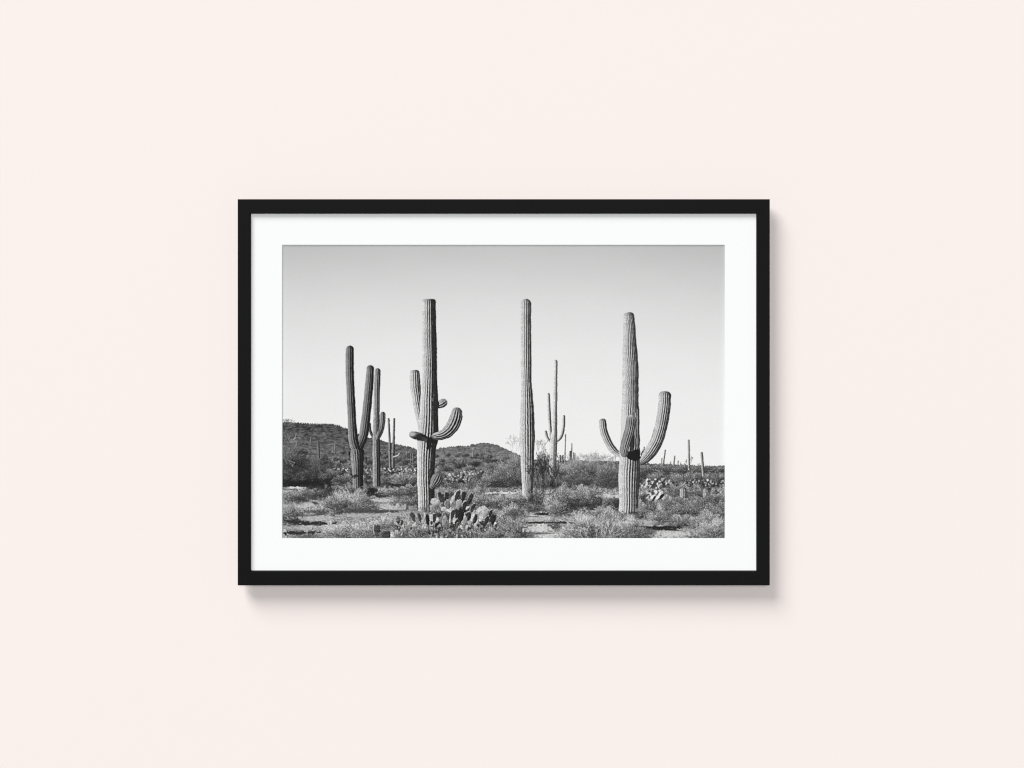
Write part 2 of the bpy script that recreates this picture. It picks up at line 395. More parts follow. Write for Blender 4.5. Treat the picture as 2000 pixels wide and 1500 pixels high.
# --- shrubs of the middle distance
bush(1000, 945, 74, 52, 118, 2600); bush(960, 950, 60, 30, 114); bush(925, 962, 80, 26, 106)
bush(885, 960, 60, 20, 106)
for x, y, l, g in ((1003, 884, 10, -.15), (1008, 890, 12, .1), (1000, 880, 9, -.3), (1012, 880, 10, .25), (1006, 872, 8, -.1), (1001, 868, 7, -.4)):
    twig(x, y, l, g, 168, 3, .4, .6)
bush(1150, 946, 126, 56, 124, 4600, con=1.0, shade=False, wisp=.9); bush(1112, 937, 62, 38, 122, 1500, shade=False, wisp=.9); bush(1188, 950, 56, 50, 112, 1900, wisp=.9); bush(1135, 930, 60, 38, 128, 900, shade=False, wisp=.8)
blob(1150, 938, 40, 9, 74, 0, .6, None, .6, .5)
for _ in range(46):
    x = rng.uniform(1098, 1207); twig(x, np.interp(x, [1100, 1150, 1205], [904, 899, 901]), rng.uniform(2.5, 6), rng.normal(0, .4), rng.uniform(120, 165), 3, .5, .55)
for x, y, l, g in ((1068, 985, 40, .05), (1058, 985, 44, -.12), (1075, 980, 36, .3), (1052, 980, 34, -.3), (1062, 950, 30, .15), (1066, 930, 26, -.1), (1085, 960, 24, .5), (1050, 940, 22, -.05)):
    twig(x, y, l * .55, g, rng.uniform(48, 75), 5, .35, .7)
bush(1062, 990, 62, 92, 100, 2000, dark=.5, con=1.1, shade=False, wisp=.85); blob(1066, 972, 22, 16, 70, 0, .6, None, .6, .5)
for x, y, l, g in ((1066, 985, 26, .05), (1060, 985, 30, -.2), (1078, 975, 28, .2)):
    twig(x, y, l, g, 40, 4, .35, .75)
strokes([1078, 1078, 1066, 1078, 1070], [975, 932, 912, 945, 985], [1078.5, 1092, 1078, 1081, 1076], [930, 912, 934, 975, 940], 34, 40, 0.03, .9, True)
blob(1078, 960, 6, 15, 42, 0, .6, None, .6, .75)
for x, y, l, g in ((1054, 905, 14, .0), (1057, 890, 12, .15), (1062, 893, 10, .2), (1046, 890, 13, .3)):
    twig(x, y, l, g, 120, 3, .25, .55)
pears(1118, 1152, 944, 968, 30, 2, 3.6); blob(1145, 964, 8, 4, 45, 30, .5, None, .4, .8)

# --- tall armless saguaro in the centre
E_ = 5
stem([(1027.2, 594, 9.8), (1027.2, 612, 9.9), (1027.3, 650, 9.9), (1027.6, 700, 10.1), (1028.2, 745, 10.1), (1029.2, 775, 11.6), (1029.6, 800, 13), (1029.6, 825, 14.1), (1029.8, 850, 14.7),
      (1029.8, 880, 13.8), (1030, 915, 12), (1030.2, 945, 10.8), (1030.2, 972, 10.4)], 22, E_, lo=50, hi=206, rib=.6, light=-64, base=969)
strokes([1027, 1030], [896, 896.6], [1037, 1036], [897, 897.6], 30, 34, 0, .85, True, False)
strokes([1025.5] * 2, [919, 932], [1027] * 2, [925, 937], 60, 50, 0, .8, True, False)

# --- large saguaro with three arms on the right
G_ = 7
blob(1259, 884, 8, 4.5, 36, -35, .3)
strokes([1252, 1254, 1256, 1258], [889, 889, 888, 886], [1256, 1261, 1266, 1266], [878, 879, 877, 883], 34, 40, 0, .9, True, False)
stem([(1298.6, 774.4, 11.8), (1298, 790, 12), (1295.6, 810, 12), (1291, 834, 12.2), (1283, 860, 12.4), (1271.5, 881, 11.8), (1260, 895, 10), (1254, 900, 8)], 22, G_, lo=46, hi=198, rib=.56, flat=.2, light=-58)
stem([(1177, 824.4, 7), (1178.4, 838, 7.4), (1183.5, 854, 7.4), (1192, 871, 7.2), (1201, 882, 6.5), (1209, 887.5, 5.2)], 20, G_, lo=52, hi=192, rib=.5, flat=.1, light=-55)
stem([(1228.4, 618.4, 10), (1228.8, 632, 11.4), (1229.6, 655, 12.6), (1230.4, 685, 14.2), (1231.4, 715, 15.6), (1231.4, 760, 15.9), (1231, 800, 16.8), (1230.8, 835, 18.2), (1230.4, 870, 19.4), (1229.6, 905, 20.4),
      (1228.4, 945, 19.9), (1228, 975, 19.2), (1228, 1006, 19)], 24, G_, lo=56, hi=204, rib=.58, flat=.25, light=-63, base=1003)
# the shade that the front arm throws on the trunk, as it shows in the print
blob(1241.5, 889, 12.5, 11, 36, -25, .10, None, .08, 1, G_); blob(1232, 889.5, 9, 8, 36, 0, .10, None, .08, 1, G_)
blob(1236, 866, 4.6, 17, 44, 14, .35, None, 0, .85, G_); blob(1216, 845, 6.5, 44, 214, 5, .5, None, .1, .8, G_)
strokes([1241.5, 1245, 1240.5, 1244.5], [806, 800, 838, 838], [1240.5, 1244.5, 1239.5, 1244.5], [838, 838, 874, 875], 196, 190, 0, .75, True, False)
strokes([1243.3, 1243], [806, 838], [1243, 1242], [838, 874], 54, 50, 0, .8, False, False)
stem([(1233.0, 818, 8.8), (1231.2, 832, 9.4), (1227, 850, 9.8), (1221.6, 868, 9.2), (1218.8, 880, 8.4), (1219.5, 886, 7.2)], 24, G_, lo=34, hi=146, rib=.9, flat=.15, light=-42, fuzz=60)
strokes([1234, 1242.2, 1240.6, 1236.8], [827, 819, 833, 851], [1238, 1240.8, 1237, 1231], [829, 833, 851, 868], 44, 44, 0, .75, True, False)
strokes([1223.6, 1221.4, 1217.4], [818, 835, 852], [1221.4, 1217.4, 1212], [835, 852, 872], 96, 96, 0, .6, False, False)
strokes([1277, 1273, 1270], [837, 855, 862], [1278, 1278, 1275], [850, 836, 852], 60, 70, 0, .8, False, False)

# --- big saguaro left of the centre with buds and arms
A_ = 1
stem([(810.2, 729.6, 9.4), (810.8, 745, 9.8), (812.4, 765, 9.8), (815.6, 788, 9.2), (820, 810, 8.6), (824, 830, 8)], 20, A_, lo=46, hi=204, rib=.55, flat=.3, light=-60)
stem([(866, 786.4, 7.6), (863.5, 788, 8.2), (859, 790.5, 7), (852.5, 794, 4.4)], 9, A_, lo=28, hi=170, rib=.9, light=-50)
stem([(838, 590.2, 13.2), (838.2, 620, 13.4), (838.8, 660, 13.8), (839.3, 700, 14.2), (839, 740, 15), (838.6, 770, 16.3), (837.8, 805, 18), (836.6, 838, 20), (835.4, 855, 20.4),
      (833, 878, 18.6), (832, 915, 16.6), (832.4, 955, 16.8), (832.6, 1000, 16)], 22, A_, lo=40, hi=212, rib=.66, flat=.7, light=-74, base=1000, phase=.6)
edge = np.interp(GY, [580, 600, 640, 690, 740, 780, 820, 850, 880, 920, 960, 1000], [842, 842.5, 843, 843.5, 844, 845, 846, 846, 842.5, 839, 838.5, 838]) + 1.0 * NZ
blend((ids == A_) * sstep(-0.8, 0.8, GX - edge) * (GX < 858) * 0.93, 46 + 6 * N1 + 5 * N2)
rx_ = edge + 2.2 + 0.6 * N2
blend((ids == A_) * np.exp(-((GX - rx_) / 0.5) ** 2) * sstep(0.1, 0.5, vnoise(3, 14)) * 0.6, 150)
blob(840, 860, 11, 6, 38, 14, .25, None, .2); blob(838, 870, 5, 9, 40, 0, .3, None, .2)
stem([(805.5, 849, 6.6), (811, 850.5, 7.6), (820, 853, 7.4), (829, 856, 6.4)], 0, A_, lo=34, hi=120, rib=0, groove=0, light=-60, gain=.5)
blob(804.5, 847, 8, 6, 196, 20, .6, None, .25, .9, A_)
blob(815, 845.5, 10, 2.0, 130, 8, .7, None, .2, .6, A_)
blob(816, 856, 11, 4, 40, 10, .6, None, .2, .7, A_)
stem([(892.2, 806.2, 10.8), (890.6, 816, 12.2), (884.4, 831, 12.4), (873.5, 844, 11.2), (861, 850.5, 9), (849, 852.5, 6.4)], 13, A_, lo=34, hi=182, rib=1.0, light=-62, groove=.6)
for x, y in rng.uniform((884, 797), (900, 812), (14, 2)): strokes([x], [y], [x + 1], [y + 1], 170, 60, 0, .7, False, False)
stem([(853.6, 935, 10.6), (851.6, 939, 10.8), (848, 945, 8.6), (845, 950, 6)], 13, A_, lo=36, hi=142, rib=1.0, light=-45, groove=.5)
blob(848, 962, 5, 14, 44, 0, .5, None, .3, .8)

# --- the sandy foreground
fore = sstep(948, 962, GY + 2.5 * NZ)
def sand(cx, cy, rx, ry, tone, rough=.45, amount=.92):
    blob(cx, cy, rx, ry, tone, 0, .6, None, rough * 1.4, amount)
keep = ids.copy()
stash = img.copy()
base_t = 152 + 24 * N2 + 26 * N1 + 14 * N3
blend(fore * (keep == 0), base_t)
grass(551, 1416, 955, 985, 9000, 130, .34, ln=3.0, spread=1.1); grass(551, 1416, 980, 1012, 9000, 140, .34, ln=3.2, spread=1.1); grass(551, 1416, 1008, 1056, 12000, 146, .34, ln=3.6, spread=1.1)
for a in ((575, 952.5, 17, 1.6, 178), (603, 986, 24, 7, 160), (600, 1012, 44, 5, 150), (690, 1007, 46, 6, 158), (768, 991, 36, 6.5, 168), (746, 977.5, 22, 2.6, 168),
          (600, 1031, 60, 4, 150), (640, 1012, 40, 3, 150), (978, 963, 24, 2, 205), (1056, 1031, 30, 8.5, 186), (1052, 1009, 34, 4, 160), (1080, 1044, 44, 6, 176), (1192, 969, 24, 4.4, 172), (1140, 1005, 28, 4, 160),
          (1268, 1022, 28, 5, 160), (1308, 1044, 46, 7, 176), (1262, 1014, 12, 4, 170), (800, 1007, 40, 6, 150), (1000, 990, 30, 4, 150), (1350, 1035, 30, 4, 150)):
    sand(*a)
grass(551, 700, 1000, 1052, 1400, 150, .2, 3); grass(1265, 1345, 1038, 1056, 700, 160, .18, 2.4); grass(1030, 1110, 1022, 1056, 500, 168, .14, 2.2)
for a in ((612, 1022.5, 34, 3.4, 50), (585, 1040.5, 38, 3.4, 46), (612, 999, 22, 3, 92), (610, 1007, 26, 2, 100), (735, 997.5, 40, 3, 78), (792, 992, 6, 4, 40), (1048, 1020.5, 26, 1.7, 58), (1095, 1020.5, 18, 2, 60),
          (1290, 1031, 40, 3.8, 44), (1305, 1034, 26, 2.4, 52), (1050, 1042, 30, 2.4, 92), (1057, 1003.6, 12, 2.2, 52), (1042, 1008, 10, 1.5, 90)):
    blob(a[0], a[1], a[2], a[3], a[4], 0, .45, None, .55, .9)
blob(1057, 1000.4, 12, 1.8, 186, 0, .3, None, .4); blob(1040, 1006.6, 9, 1.2, 180, 0, .3, None, .4)
# standing plants printed before the sand keep their ink; their feet are drawn over by the shrubs below
mk = ((keep >= 1) & (keep <= 7)).astype(np.float32)
img = img * (1 - mk) + stash * mk
ids[:] = np.where(mk > 0, keep, ids)

# --- foreground shrubs, back to front
bush(600, 972, 100, 20, 122); bush(625, 968, 60, 18, 120); bush(575, 980, 50, 22, 120)
blob(590, 975, 12, 4, 60, 20, .5, None, .5, .7); blob(616, 983, 8, 3, 52, 25, .5, None, .4, .8)
blob(640, 955, 40, 5, 50, 8, .5, None, .5, .75)
bush(680, 962, 60, 18, 124)
bush(712, 968, 40, 24, 112); blob(722, 962, 6, 10, 42, 25, .5, None, .4, .8); blob(745, 967, 18, 3.6, 42, 0, .5, None, .5, .85); blob(730, 958, 8, 5, 40, -35, .4, None, .4, .8)
blob(712, 950, 5, 8, 110, 10, .4, None, .5, .7)
bush(690, 1000, 96, 44, 138, 3600, dark=.42); bush(655, 992, 50, 30, 134)
blob(700, 998, 40, 4, 70, 0, .6, None, .5, .7)
bush(785, 990, 50, 32, 130, 1400); bush(810, 985, 30, 36, 122); bush(770, 968, 60, 16, 116); bush(800, 962, 50, 18, 118)
bush(565, 1022, 56, 40, 116, 1900, dark=.38); blob(572, 1018, 14, 4, 48, 0, .5, None, .5, .75)
bush(625, 1004, 24, 14, 110); blob(650, 1006, 5, 2.4, 46, 0, .5, None, .4, .8); bush(655, 1006, 24, 14, 122)
bush(600, 1052, 80, 18, 138); bush(665, 1052, 90, 34, 148, 2300, dark=.55); bush(715, 1052, 70, 34, 142, 1700, dark=.5); bush(750, 1030, 60, 22, 150, dark=.6)
bush(940, 968, 70, 18, 118); bush(915, 978, 70, 26, 130, 1500); bush(950, 988, 80, 28, 138, 2000); bush(985, 990, 60, 26, 136, 1300); bush(1010, 985, 40, 22, 120)
bush(1030, 990, 50, 20, 108); bush(870, 970, 40, 16, 118)
bush(1110, 990, 62, 44, 112, 2300, dark=.34); blob(1114, 990, 15, 7, 50, 0, .6, None, .5, .75); bush(1140, 975, 60, 26, 128, 1300)
bush(1155, 990, 46, 38, 112, 1500, dark=.34); blob(1152, 989, 12, 6, 54, 0, .6, None, .5, .75)
bush(1195, 992, 34, 26, 100, 900, dark=.36); blob(1200, 986, 9, 8, 56, 0, .6, None, .5, .7)
bush(1090, 1003, 50, 26, 130, 1100); bush(1180, 1008, 60, 20, 138)
bush(1000, 1012, 50, 30, 140, 1300); bush(1040, 998, 40, 20, 120); bush(985, 1040, 50, 40, 138, 1600); bush(1012, 1050, 60, 44, 122, 2000, dark=.36)
blob(1006, 1044, 14, 7, 52, 0, .6, None, .5, .75); bush(1078, 1033, 30, 24, 132, 700)
for x, g in ((1003, -.2), (1008, .15), (1000, -.4)): twig(x, 1040, 14, g, 70, 4, .4, .6)

for x0, y0, x1, y1, r, t in ((1345, 860, 1346, 918, 1.9, 175), (1370.5, 885, 1374.5, 940, 2.6, 170)):
    stem([(x0, y0, r), ((x0 + x1) / 2, (y0 + y1) / 2, r), (x1, y1, r * 1.1)], 8, 0, lo=t * .45, hi=t * 1.05, rib=.2, groove=.1, base=y1, flat=.4)
lim = np.select([keep == 1, keep == 2, keep == 3, keep == 5, keep == 7], [992, 953, 947, 966, 1000], 0) + 5 * NZ + 3 * N1
mk = (((keep >= 1) & (keep <= 7)) & (GY < lim)).astype(np.float32)
img = img * (1 - mk) + stash * mk
ids[:] = np.where(mk > 0, keep, ids)
bush(1044, 986, 34, 30, 92, 700, dark=.4, shade=False); bush(1014, 980, 34, 15, 128, 350, shade=False); blob(1037, 972, 5, 6, 44, 0, .6, None, .5, .7)
for x, y, l, g in ((1046, 986, 12, .2), (1040, 986, 13, -.1), (1052, 984, 12, .5)): twig(x, y, l, g, rng.uniform(40, 70), 4, .4, .7)
for x, y, l, g in ((1056, 990, 22, -.05), (1062, 990, 25, .06), (1068, 988, 24, .18), (1052, 986, 22, -.2), (1074, 984, 20, .3), (1060, 975, 22, -.12), (1066, 965, 22, .1), (1058, 950, 22, .0), (1050, 970, 18, -.1), (1082, 976, 16, .45)):
    twig(x, y, l, g, rng.uniform(40, 66), 5, .27, .6)
for x, y, x1, y1 in ((1079, 978, 1078, 940), (1078, 942, 1067, 915), (1079, 944, 1091, 913), (1078, 962, 1092, 944), (1058, 985, 1059, 935), (1059, 935, 1055, 905), (1058, 940, 1066, 900)):
    strokes([x], [y], [x1], [y1], 40, 50, .05, .8, y > 930)
# right middle ground: prickly pear drifts, barrels, dead branches
bush(1290, 945, 70, 24, 108); bush(1345, 948, 90, 26, 110, 1600); bush(1395, 945, 60, 22, 108)
pears(1252, 1314, 934, 956, 110, 2, 3.8, 196); pears(1330, 1416, 936, 950, 70, 1.6, 3, 165); pears(1385, 1416, 945, 970, 46, 1.8, 3, 165)
pears(1256, 1300, 955, 984, 80, 2.4, 4.4, 200); blob(1268, 984, 10, 7, 42, 0, .6, None, .5, .8); blob(1256, 975, 6, 10, 46, 0, .5, None, .5, .7)
for _ in range(9):
    x = rng.uniform(1272, 1302); y = rng.uniform(962, 978); blob(x, y, 2.6, 6.5, rng.uniform(190, 228), rng.uniform(20, 55), .25); blob(x + 3.2, y + 3, 2.2, 6, 46, rng.uniform(20, 55), .3)
bush(1325, 968, 60, 24, 116, 1200); bush(1358, 972, 60, 26, 118, 1300); bush(1400, 985, 60, 24, 120)
for x, y in ((1334.5, 961), (1379.5, 962)):
    stem([(x, y - 3.5, 6.8), (x, y + 3, 7.2), (x, y + 10, 6)], 20, 0, lo=58, hi=160, rib=.6, flat=.3, light=-50, base=y + 12)
for seg in (((1333, 940), (1335, 926), (1341, 917), (1346, 911)), ((1346, 911), (1349, 918), (1348, 930)), ((1335, 926), (1328, 919)), ((1361, 936), (1363, 923), (1361, 917))):
    for (x0, y0), (x1, y1) in zip(seg[:-1], seg[1:]): strokes([x0], [y0], [x1], [y1], 66, 70, .05, .8, True)
for x, y, g in ((1346, 911, .5), (1341, 917, -.3), (1363, 921, .1)): twig(x, y, 6.5, g, 84, 3, .45, .6)
bush(1375, 990, 90, 24, 112, 1700); bush(1310, 992, 70, 24, 122, 1400, dark=.4); blob(1310, 998, 22, 4, 50, 10, .6, None, .6, .7)
bush(1262, 1002, 40, 24, 128, 900); bush(1345, 1004, 90, 26, 116, 2000); bush(1400, 1010, 70, 30, 128, 1600)
grass(1255, 1416, 975, 1005, 1600, 116, .32, 3.4)
bush(1290, 1022, 60, 32, 134, 1500); bush(1330, 1028, 60, 24, 122, 1200); bush(1385, 1032, 80, 34, 136, 2100); 
blob(1290, 1031, 38, 3.6, 44, 2, .45, None, .55, .85); blob(1308, 1034, 24, 2.4, 50, 6, .45, None, .55, .8)
bush(1395, 1054, 90, 40, 142, 2900, dark=.5); bush(1345, 1050, 40, 16, 140)
bush(1268, 1043, 24, 12, 116, 300); bush(1248, 1012, 24, 14, 120)
blob(1236, 1002, 10, 4, 62, 0, .6, None, .5, .7)
for a in ((598, 988, 22, 5.5, 172), (612, 1012, 34, 3.4, 168), (700, 1006.5, 44, 3.6, 172), (766, 990.5, 30, 5, 180), (745, 977.5, 20, 2.2, 182), (592, 1030, 40, 3.2, 166), (575, 952.3, 17, 1.6, 180), (979, 962.6, 22, 1.8, 210),
          (1054, 1032, 27, 6.5, 196), (1080, 1044, 34, 4.4, 184), (1192, 968.5, 20, 3.2, 186), (1052, 1013, 22, 2.6, 168), (1310, 1044, 42, 6, 186), (1262, 1020, 18, 3.4, 172), (800, 1004, 22, 4, 164)):
    sand(*a, .55, .8)
for a in ((612, 1022.5, 33, 3.0, 52), (585, 1040.5, 36, 3.0, 48), (740, 998.5, 36, 2.6, 74), (1047, 1020.8, 26, 1.6, 56), (1095, 1020.8, 17, 1.8, 60), (1052, 1041.5, 26, 1.6, 96), (1057, 1003.6, 12, 2.0, 52)):
    blob(a[0], a[1], a[2], a[3], a[4], 0, .45, None, .6, .85)
# the big pale shrub in front
bush(1182, 1056, 150, 58, 146, 6800, dark=.40); bush(1140, 1054, 80, 46, 142, 2600, dark=.4); bush(1225, 1054, 80, 44, 140, 2400, dark=.42)
for _ in range(70):
    x = rng.normal(1165, 20); twig(x, 1053, rng.uniform(6, 13), rng.normal((x - 1165) * .02, .3), rng.choice([60, 72, 186, 196]), 3, .3, .55)
for x, g in ((1028, 20),): pass

# --- the prickly pear clump in front of the big saguaro
P_ = 8
blob(895, 1012, 62, 30, 84, 0, .4, None, .5, .7)
grass(780, 990, 1000, 1054, 2600, 118, .4, 4)
bush(800, 1052, 60, 30, 130, 1300); bush(880, 1054, 90, 24, 112, 1500)
for _ in range(46):
    x, y = rng.normal(898, 30), rng.uniform(988, 1036)
    if abs(x - 893) > 72 or y < 975 + abs(x - 893) * .45: continue
    pad(x, y, rng.uniform(2.6, 5.5), rng.uniform(5, 9), rng.choice([55, 70, 96, 140, 170, 200]), rng.uniform(-35, 40), rng.choice([0, 150, 200]), P_)
for p in ((893, 990, 8, 9, 132, 20), (864, 973.5, 10, 9, 62, 15, 150), (899.5, 974, 7.5, 10.5, 56, 30, 150), (913, 981, 7.5, 12.5, 58, 20, 140), (849.3, 981.5, 9.5, 8, 184, 20), (889, 968, 3.4, 8, 205, 25),
          (884, 976, 3, 7, 170, 20), (870, 985, 8, 5, 70, -20), (900, 1004, 13, 15, 42, 10), (878, 996, 6, 5.5, 208, -30), (866, 994, 6, 4, 200, 0), (911, 992, 7, 3, 215, -10), (870, 1009, 9.5, 9, 90, 20, 165),
          (914, 1008, 8.5, 10, 52, 35, 215), (923, 1010, 3.6, 9, 200, 12), (944, 997, 9.5, 9, 188, 20), (951, 988, 5, 3, 80, 30), (940, 1012, 6.5, 7.5, 206, 10), (955, 1006, 5, 8, 60, 30), (962, 1015, 7, 11, 46, 20),
          (945, 1022, 9, 5, 52, 0), (929.5, 1023, 3.4, 9, 192, 15), (880, 1012, 2.6, 13, 202, 12), (857, 1006, 7, 4, 60, 10), (843, 1022, 5, 13, 196, -5), (856, 1031, 9, 12, 36, 15), (835, 1016, 4.5, 14, 40, -5, 150),
          (829, 1010, 2, 9, 190, 5), (806, 1009, 5.5, 10.5, 74, -25, 170), (819, 1010, 4, 10, 74, -15, 150), (967, 1025, 3, 5.5, 222, 15), (888, 1030, 6, 8, 48, 20), (872, 1027, 6, 8, 110, 20), (915, 1030, 8, 6, 46, 0),
          (903, 1030, 5, 6, 130, 30), (853, 1017, 4, 6, 196, 30), (948, 1035, 6, 6, 60, 10), (837, 1040, 5, 7, 60, 20)):
    pad(*p[:5], rot=p[5], rim=p[6] if len(p) > 6 else 0, idv=P_)
for p in ((859, 968, 5, 8, 58, -20, 190), (872, 969, 5.5, 9.5, 52, 10, 185), (893, 967, 5, 11, 60, 24, 200), (905, 969, 5.5, 11, 50, 6, 195), (918, 974, 5.5, 13, 56, 24, 185), (883, 978, 4, 10, 190, 22, 0), (896, 985, 5.5, 10, 150, 10, 215),
          (907, 988, 5, 11, 48, 14, 205), (874, 986, 6, 9, 120, -12, 205), (923, 992, 4.5, 10, 60, 20, 200), (934, 1001, 4.5, 10, 196, 10, 0), (948, 1001, 6, 10, 170, 14, 220), (957, 1004, 4, 10, 52, 22, 190), (845, 995, 5, 9, 150, -15, 205),
          (884, 1004, 5, 10, 60, 12, 205), (928, 1013, 4.5, 11, 54, 14, 210), (908, 1018, 5, 10, 150, 8, 210), (950, 1016, 5, 9, 58, 20, 205), (868, 1018, 5.5, 10, 140, 12, 205), (848, 1012, 4, 10, 60, 0, 200), (892, 1022, 5, 9, 50, 10, 200)):
    pad(*p[:5], rot=p[5], rim=p[6], idv=P_)
for p in ((736, 1036, 8, 13.5, 68, -5, 175), (753, 1044, 13, 7.5, 66, 5, 130), (777, 1018, 5, 10.5, 84, 5, 140), (766, 1044, 4, 4, 200, 0)):
    pad(*p[:5], rot=p[5], rim=p[6] if len(p) > 6 else 0, idv=0)
for _ in range(60):
    x, y = rng.uniform(770, 972), rng.uniform(1020, 1050)
    pad(x, y, rng.uniform(1.6, 3.4), rng.uniform(3, 6), rng.choice([58, 80, 120, 165, 195]), rng.uniform(-45, 50), rng.choice([0, 170]), P_ if x > 805 else 0)
pears(768, 985, 1022, 1052, 90, 1.2, 2.6, 175)
grass(770, 990, 1032, 1056, 1500, 112, .4, 3.6); bush(965, 1052, 50, 22, 120, 700); bush(1000, 1056, 40, 20, 130, 500)
for x, y in ((1000, 1004), (960, 985)): bush(x, y, 30, 16, 140, 300)
grass(818, 848, 990, 1004, 130, 120, .3, 4)

# --- print tone: a little local contrast and film grain
def blur(a, r):
    for ax in (0, 1):
        p = np.pad(a, [(r, r) if i == ax else (0, 0) for i in (0, 1)], mode='edge')
        c = np.cumsum(np.concatenate([np.zeros_like(np.take(p, [0], ax)), p], ax), ax)
        n = a.shape[ax]
        a = (np.take(c, range(2 * r + 1, 2 * r + 1 + n), ax) - np.take(c, range(0, n), ax)) / (2 * r + 1)
    return a
veg = sstep(895, 940, GY) * ~((ids >= 1) & (ids <= 8))
img = img + veg * (8 * rng.normal(size=img.shape) + 9 * N1 + 9 * N2) * np.clip(img / 130, .4, 1.2)
img = img + 0.13 * (img - 50) * sstep(890, 950, GY) * ~((ids >= 1) & (ids <= 8))
img = img + (np.where((ids >= 1) & (ids <= 8), 0.6, 0.42) * (img - blur(img, 2)) + 0.25 * (img - blur(img, 6))) * (ids + (GY > 800) > 0)
img = np.clip(img, 26, 238)
small = img.reshape(PH // SS, SS, PW // SS, SS).mean((1, 3))
small = small + 1.0 * rng.normal(size=small.shape)
sid = ids[SS // 2::SS, SS // 2::SS][:PH // SS, :PW // SS]
# ---- PAINT END ----

# ------------------------------------------------------------------ helpers
def at(px, py, d):
    """point of the photograph (2000 x 1500 px) at d metres in front of the wall"""
    s = (DIST + FRONT - d) / DIST / 1000.0
    return ((px - 1000.0) * s, -d, (750.0 - py) * s)

def new_mat(name):
    m = bpy.data.materials.new(name); m.use_nodes = True
    nt = m.node_tree
    return m, nt, nt.nodes['Principled BSDF']

def link_mesh(name, verts, faces, mat, parent=None):
    me = bpy.data.meshes.new(name)
    me.from_pydata([tuple(v) for v in verts], [], faces)
    me.materials.append(mat); me.update()
    o = bpy.data.objects.new(name, me); C.objects.link(o)
    if parent is not None: o.parent = parent
    return o

def rect_loops(loops, close=True):
    """bridge a list of rectangles, each ((x0, x1, z0, z1), y), into mitred ring faces"""
    V, F = [], []
    for (x0, x1, z0, z1), y in loops:
        V += [(x0, y, z0), (x1, y, z0), (x1, y, z1), (x0, y, z1)]
    n = len(loops)
    for i in range(n if close else n - 1):
        a, b = i * 4, ((i + 1) % n) * 4
        for k in range(4):
            k2 = (k + 1) % 4
            F.append((a + k, a + k2, b + k2, b + k))
    return V, F

def px_rect(l, r, t, b, d):
    x0, _, z1 = at(l, t, d); x1, _, z0 = at(r, b, d)
    return (x0, x1, z0, z1)

def box(x0, x1, y0, y1, z0, z1):
    V = [(x, y, z) for x in (x0, x1) for y in (y0, y1) for z in (z0, z1)]
    return V, [(0, 1, 3, 2), (4, 6, 7, 5), (0, 4, 5, 1), (2, 3, 7, 6), (0, 2, 6, 4), (1, 5, 7, 3)]

def fix_normals(o):
    import bmesh
    bm = bmesh.new(); bm.from_mesh(o.data); bmesh.ops.recalc_face_normals(bm, faces=bm.faces[:]); bm.to_mesh(o.data); bm.free()

# ------------------------------------------------------------------ materials
m_wall, nt, bs = new_mat('pale_pink_wall_paint')
tc = nt.nodes.new('ShaderNodeTexCoord')
nz = nt.nodes.new('ShaderNodeTexNoise'); nz.inputs['Scale'].default_value = 3.0; nz.inputs['Detail'].default_value = 4
nt.links.new(tc.outputs['Object'], nz.inputs['Vector'])
mx = nt.nodes.new('ShaderNodeMix'); mx.data_type = 'RGBA'
mx.inputs['A'].default_value = (0.848, 0.774, 0.750, 1); mx.inputs['B'].default_value = (0.8484, 0.7744, 0.7504, 1)
nt.links.new(nz.outputs['Fac'], mx.inputs['Factor']); nt.links.new(mx.outputs['Result'], bs.inputs['Base Color'])
fn = nt.nodes.new('ShaderNodeTexNoise'); fn.inputs['Scale'].default_value = 420; fn.inputs['Detail'].default_value = 3
nt.links.new(tc.outputs['Object'], fn.inputs['Vector'])
bp = nt.nodes.new('ShaderNodeBump'); bp.inputs['Strength'].default_value = 0.05; bp.inputs['Distance'].default_value = 0.0006
nt.links.new(fn.outputs['Fac'], bp.inputs['Height']); nt.links.new(bp.outputs['Normal'], bs.inputs['Normal'])
bs.inputs['Roughness'].default_value = 0.9; bs.inputs['Specular IOR Level'].default_value = 0.0

m_frame, nt, bs = new_mat('black_stained_wood')
tc = nt.nodes.new('ShaderNodeTexCoord'); mp = nt.nodes.new('ShaderNodeMapping'); mp.inputs['Scale'].default_value = (520, 520, 14)
gn = nt.nodes.new('ShaderNodeTexNoise'); gn.inputs['Scale'].default_value = 1.0; gn.inputs['Detail'].default_value = 5; gn.inputs['Roughness'].default_value = 0.6
nt.links.new(tc.outputs['Object'], mp.inputs['Vector']); nt.links.new(mp.outputs['Vector'], gn.inputs['Vector'])
mx = nt.nodes.new('ShaderNodeMix'); mx.data_type = 'RGBA'
mx.inputs['A'].default_value = (0.0028, 0.0027, 0.0027, 1); mx.inputs['B'].default_value = (0.0062, 0.0060, 0.0060, 1)
nt.links.new(gn.outputs['Fac'], mx.inputs['Factor']); nt.links.new(mx.outputs['Result'], bs.inputs['Base Color'])
bp = nt.nodes.new('ShaderNodeBump'); bp.inputs['Strength'].default_value = 0.05; bp.inputs['Distance'].default_value = 0.0003
nt.links.new(gn.outputs['Fac'], bp.inputs['Height']); nt.links.new(bp.outputs['Normal'], bs.inputs['Normal'])
bs.inputs['Roughness'].default_value = 0.55; bs.inputs['Specular IOR Level'].default_value = 0.06

